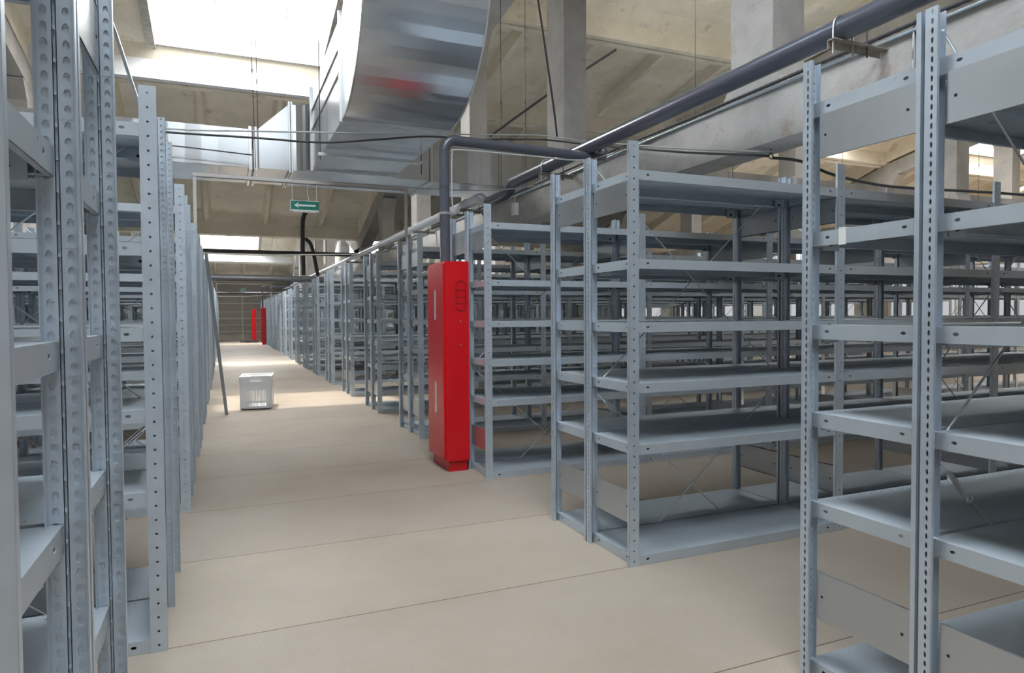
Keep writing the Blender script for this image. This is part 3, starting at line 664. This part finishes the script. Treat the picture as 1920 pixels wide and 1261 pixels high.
cable('roof_conduit', 'dark straight conduit crossing the slabs diagonally beyond the column', [(3.75, 9.6, 3.9), (4.6, 9.3, 4.55), (5.6, 9.0, 5.25)], .018, DARKP, cat='conduit', sub=2)
cable('roof_conduit', 'grey conduit slanting down from the roof beside the skylight', [(-1.237, 9.4, 4.942), (-1.118, 9.4, 4.579), (-0.972, 9.4, 4.054), (-0.833, 9.4, 3.57)], .024, STEEL, cat='conduit', sub=3)

# ------------------------------------------------------------------ portals over the aisle, exit signs
ANG = mat('portal_angle', (.62, .60, .57), .5, .2)
def portal(y, label, z=2.50):
    t = thing('portal_frame', label, 'frame', (0, y, 0), 'light steel frames spanning the aisle')
    q = MB(); q.box(-.232, 1.75, -.015, .015, z-.03, z-.026); q.box(-.232, 1.75, -.015, -.011, z-.03, z+.006); q.build('crossbar', ANG, t)
    for x in (-.217, 1.735): q = MB(); q.box(x-.014, x+.014, -.014, .014, 2.0, z-.02); q.build('leg', ANG, t)
    return t
portal(6.805, 'thin steel frame spanning the aisle with the green arrow sign')
portal(28.078, 'distant thin steel frame spanning the aisle near the hall end')
def sign(x, y, label, s_=1):
    t = thing('exit_sign', label, 'sign', (x, y, 0), 'green arrow signs over the aisle')
    zb_, zt_ = 2.200, 2.310
    q = MB(); q.box(-.13, .13, 0, .035, zb_, zb_+.022); q.box(-.13, .13, 0, .035, zt_-.006, zt_); q.box(-.134, -.128, 0, .045, zb_, zt_-.004); q.box(-.13, .13, .006, .032, zb_+.02, zt_-.004); q.build('housing', WHITE, t)
    q = MB(); q.box(-.128, .13, .001, .006, zb_+.022, zt_-.006); q.build('face', GREEN, t)
    zc = (zb_+zt_)/2+.008
    q = MB(); q.prism([(-.098, zc), (-.058, zc+.027), (-.054, zc+.027), (-.066, zc+.009), (.102, zc+.009), (.102, zc-.009), (-.066, zc-.009), (-.054, zc-.027), (-.058, zc-.027)], -.0012, .001, 'y'); q.build('arrow', SIGNW, t)
    q = MB()
    for x_ in (-.118, .11): q.box(x_-.008, x_+.008, -.001, 0, zb_+.002, zb_+.008)
    for x_ in (-.05, -.01, .04): q.box(x_-.012, x_+.012, -.0008, 0, zb_+.006, zb_+.0085)
    q.build('small_print', CABLE, t)
    for x_ in (-.112, .112): q = MB(); q.tube([(x_, .015, zt_), (x_, .015, 2.462)], .0035, 6); q.build('suspension_rod', WHITE, t)
    q = MB(); q.tube([(.04, .02, zt_), (.03, .02, zt_+.05), (.024, .02, zt_+.1), (.032, .02, zt_+.15), (.045, .02, 2.462)], .004, 6); q.build('lead', WHITE, t)
sign(.74, 6.79, 'green sign with a white arrow, hung over the aisle on two rods')
sign(.74, 28.063, 'tiny distant green sign hung from the far frame over the aisle')
# steel ties and down pipes further along
def bar_thing(name, label, cat, a, b2, r, mt=DARKP, group=None):
    q = MB(); q.tube([a, b2], r, 12); o = q.build(name, mt); o['label'] = label; o['category'] = cat
    if group: o['group'] = group
bar_thing('cross_pipe', 'dark pipe crossing the aisle below the far skylight', 'pipe', (-2.53, 17.2, 2.745), (3.2, 17.2, 2.745), .05, group='dark pipes crossing the far aisle')
bar_thing('cross_pipe', 'thick dark pipe crossing the aisle beyond the down pipes', 'pipe', (-2.53, 22.5, 2.43), (3.2, 22.5, 2.40), .10, group='dark pipes crossing the far aisle')
bar_thing('cross_pipe', 'slim dark pipe crossing low in front of the hall end wall', 'pipe', (-2.53, 33.0, 2.30), (3.2, 33.0, 2.30), .06, group='dark pipes crossing the far aisle')
cable('down_pipe', 'dark straight down pipe below the dark roof slab', [(1.90, 17.0, 3.75), (1.80, 17.0, 3.45), (1.80, 17.0, 2.2)], .05, DARKP, 'dark down pipes', 'pipe')
cable('down_pipe', 'dark bent down pipe leaning beside the straight one', [(1.86, 17.1, 3.1), (1.98, 17.1, 2.98), (2.05, 17.1, 2.75), (2.15, 17.1, 2.2)], .045, DARKP, 'dark down pipes', 'pipe')
cable('far_riser', 'slate riser bending across above the distant red cabinet', [(1.62, 32.0, 1.609), (1.62, 32.0, 2.3), (1.62, 32.0, 2.48), (1.72, 32.0, 2.56), (2.4, 32.0, 2.58), (2.80, 32.0, 2.61)], .04, PIPE, None, 'pipe')
for i, (y, z0, z1, s0, lb) in enumerate(((14.0, 2.42, 2.50, .06, 'pale cable drooping across the aisle before the dark slab'), (26.0, 2.15, 2.3, .12, 'sagging black cable crossing the distant aisle'), (30.0, 2.1, 2.2, .1, 'sagging pale cable low in the distant aisle'))):
    cable('overhead_cable', lb, [(-2.53, y, z0+.06), (.3, y, (z0+z1)/2-s0), (1.8, y, (z0+z1)/2-s0*.3), (3.2, y, z1)], .012, CABLE if i == 1 else WIRE, 'cables strung over the aisle')

# ------------------------------------------------------------------ things on the floor
t = thing('plastic_crate', 'white ribbed plastic crate standing on the aisle floor', 'crate', (.18, 9.345, 0), rz=math.radians(-6))
CW, CD, CHh = .385, .57, .43
q = MB(); g = .012
q.box(0, CW, 0, CD, .015, .025)
for (ax, n_) in (('x', 15), ('y', 20)):
    L_ = CW if ax == 'x' else CD
    for side in (0, 1):
        def bx(a0, a1, d0, d1, z0, z1):
            if ax == 'x': (q.box(a0, a1, d0, d1, z0, z1) if side == 0 else q.box(a0, a1, CD-d1, CD-d0, z0, z1))
            else: (q.box(CW-d1, CW-d0, a0, a1, z0, z1) if side else q.box(d0, d1, a0, a1, z0, z1))
        bx(0, .06, 0, .008, .015, .36); bx(L_-.06, L_, 0, .008, .015, .36)
        bx(.06, L_-.06, .004, .010, .015, .045); bx(.06, L_-.06, .004, .010, .25, .36)
        for k in range(n_):
            a = .06+(L_-.12)*(k+.5)/n_; bx(a-.0052, a+.0052, .001, .010, .04, .26)
        bx(.06, .068, -.004, .006, .015, .36); bx(L_-.068, L_-.06, -.004, .006, .015, .36)
q.build('body', CRATE, t)
q = MB()
for (x0, x1, y0, y1) in ((-.008, CW+.008, -.008, .010), (-.008, CW+.008, CD-.010, CD+.008), (-.008, .010, .01, CD-.01), (CW-.010, CW+.008, .01, CD-.01)):
    q.box(x0, x1, y0, y1, .395, CHh); q.box(x0, x1, y0, y1, .352, .362)
for (x0, x1) in ((-.008, .13), (CW-.13, CW+.008)):
    q.box(x0, x1, -.004, .010, .362, .395); q.box(x0, x1, CD-.010, CD+.004, .362, .395)
for (y0, y1) in ((.01, .15), (CD-.15, CD-.01)):
    q.box(-.004, .010, y0, y1, .362, .395); q.box(CW-.010, CW+.004, y0, y1, .362, .395)
q.build('rim', CRATE, t)
q = MB()
for k, (x0, x1, y0, y1) in enumerate(((.01, CW-.01, .01, .12), (.01, .10, .12, CD-.01), (.10, CW-.01, CD-.05, CD-.01), (CW-.04, CW-.01, .12, CD-.05))): q.box(x0, x1, y0, y1, .392, .398)
q.build('inner_ledge', CRATE, t)
a, b2 = Vector((0, 9.01, 0)), Vector((-.185, 8.42, 1.92))
Lp = [(0, 0), (.038, 0), (.038, .004), (.004, .004), (.004, .038), (0, .038)]
q = MB(); q.add([p_+Vector((u_, v_, 0)) for p_ in (a, b2) for u_, v_ in Lp], [(5,4,3,2,1,0), (6,7,8,9,10,11)] + [(k, (k+1) % 6, 6+(k+1) % 6, 6+k) for k in range(6)])
o = q.build('angle_bar', mat('painted_angle', (.30, .34, .36), .45, .3)); o['label'] = 'loose grey steel angle leaning against the racks beside the crate'; o['category'] = 'steel bar'
pts = []
for k in range(150):
    a = k*.42; pts.append((1.15+.26*math.cos(a)*(1+.3*math.sin(k*.13))+.12*math.sin(k*.05), 35.2+.35*math.sin(a)*(1+.25*math.cos(k*.21)), .03+.05*abs(math.sin(k*.17))))
q = MB(); q.tube(pts, .022, 6); o = q.build('hose', CABLE); o['label'] = 'tangled black hose heaped on the floor at the aisle end'; o['category'] = 'hose'
# white tape on a shelf edge of the first rack
q = MB(); yc = 1.535; q.box(1.7695, 1.7725, yc-.013, yc+.013, 1.405, 1.459); q.box(1.77, 1.80, yc-.013, yc+.013, 1.4555, 1.458)
o = q.build('tape_strip', WHITE); o['label'] = 'strip of white tape wrapped over a shelf edge of the first rack'; o['category'] = 'tape'
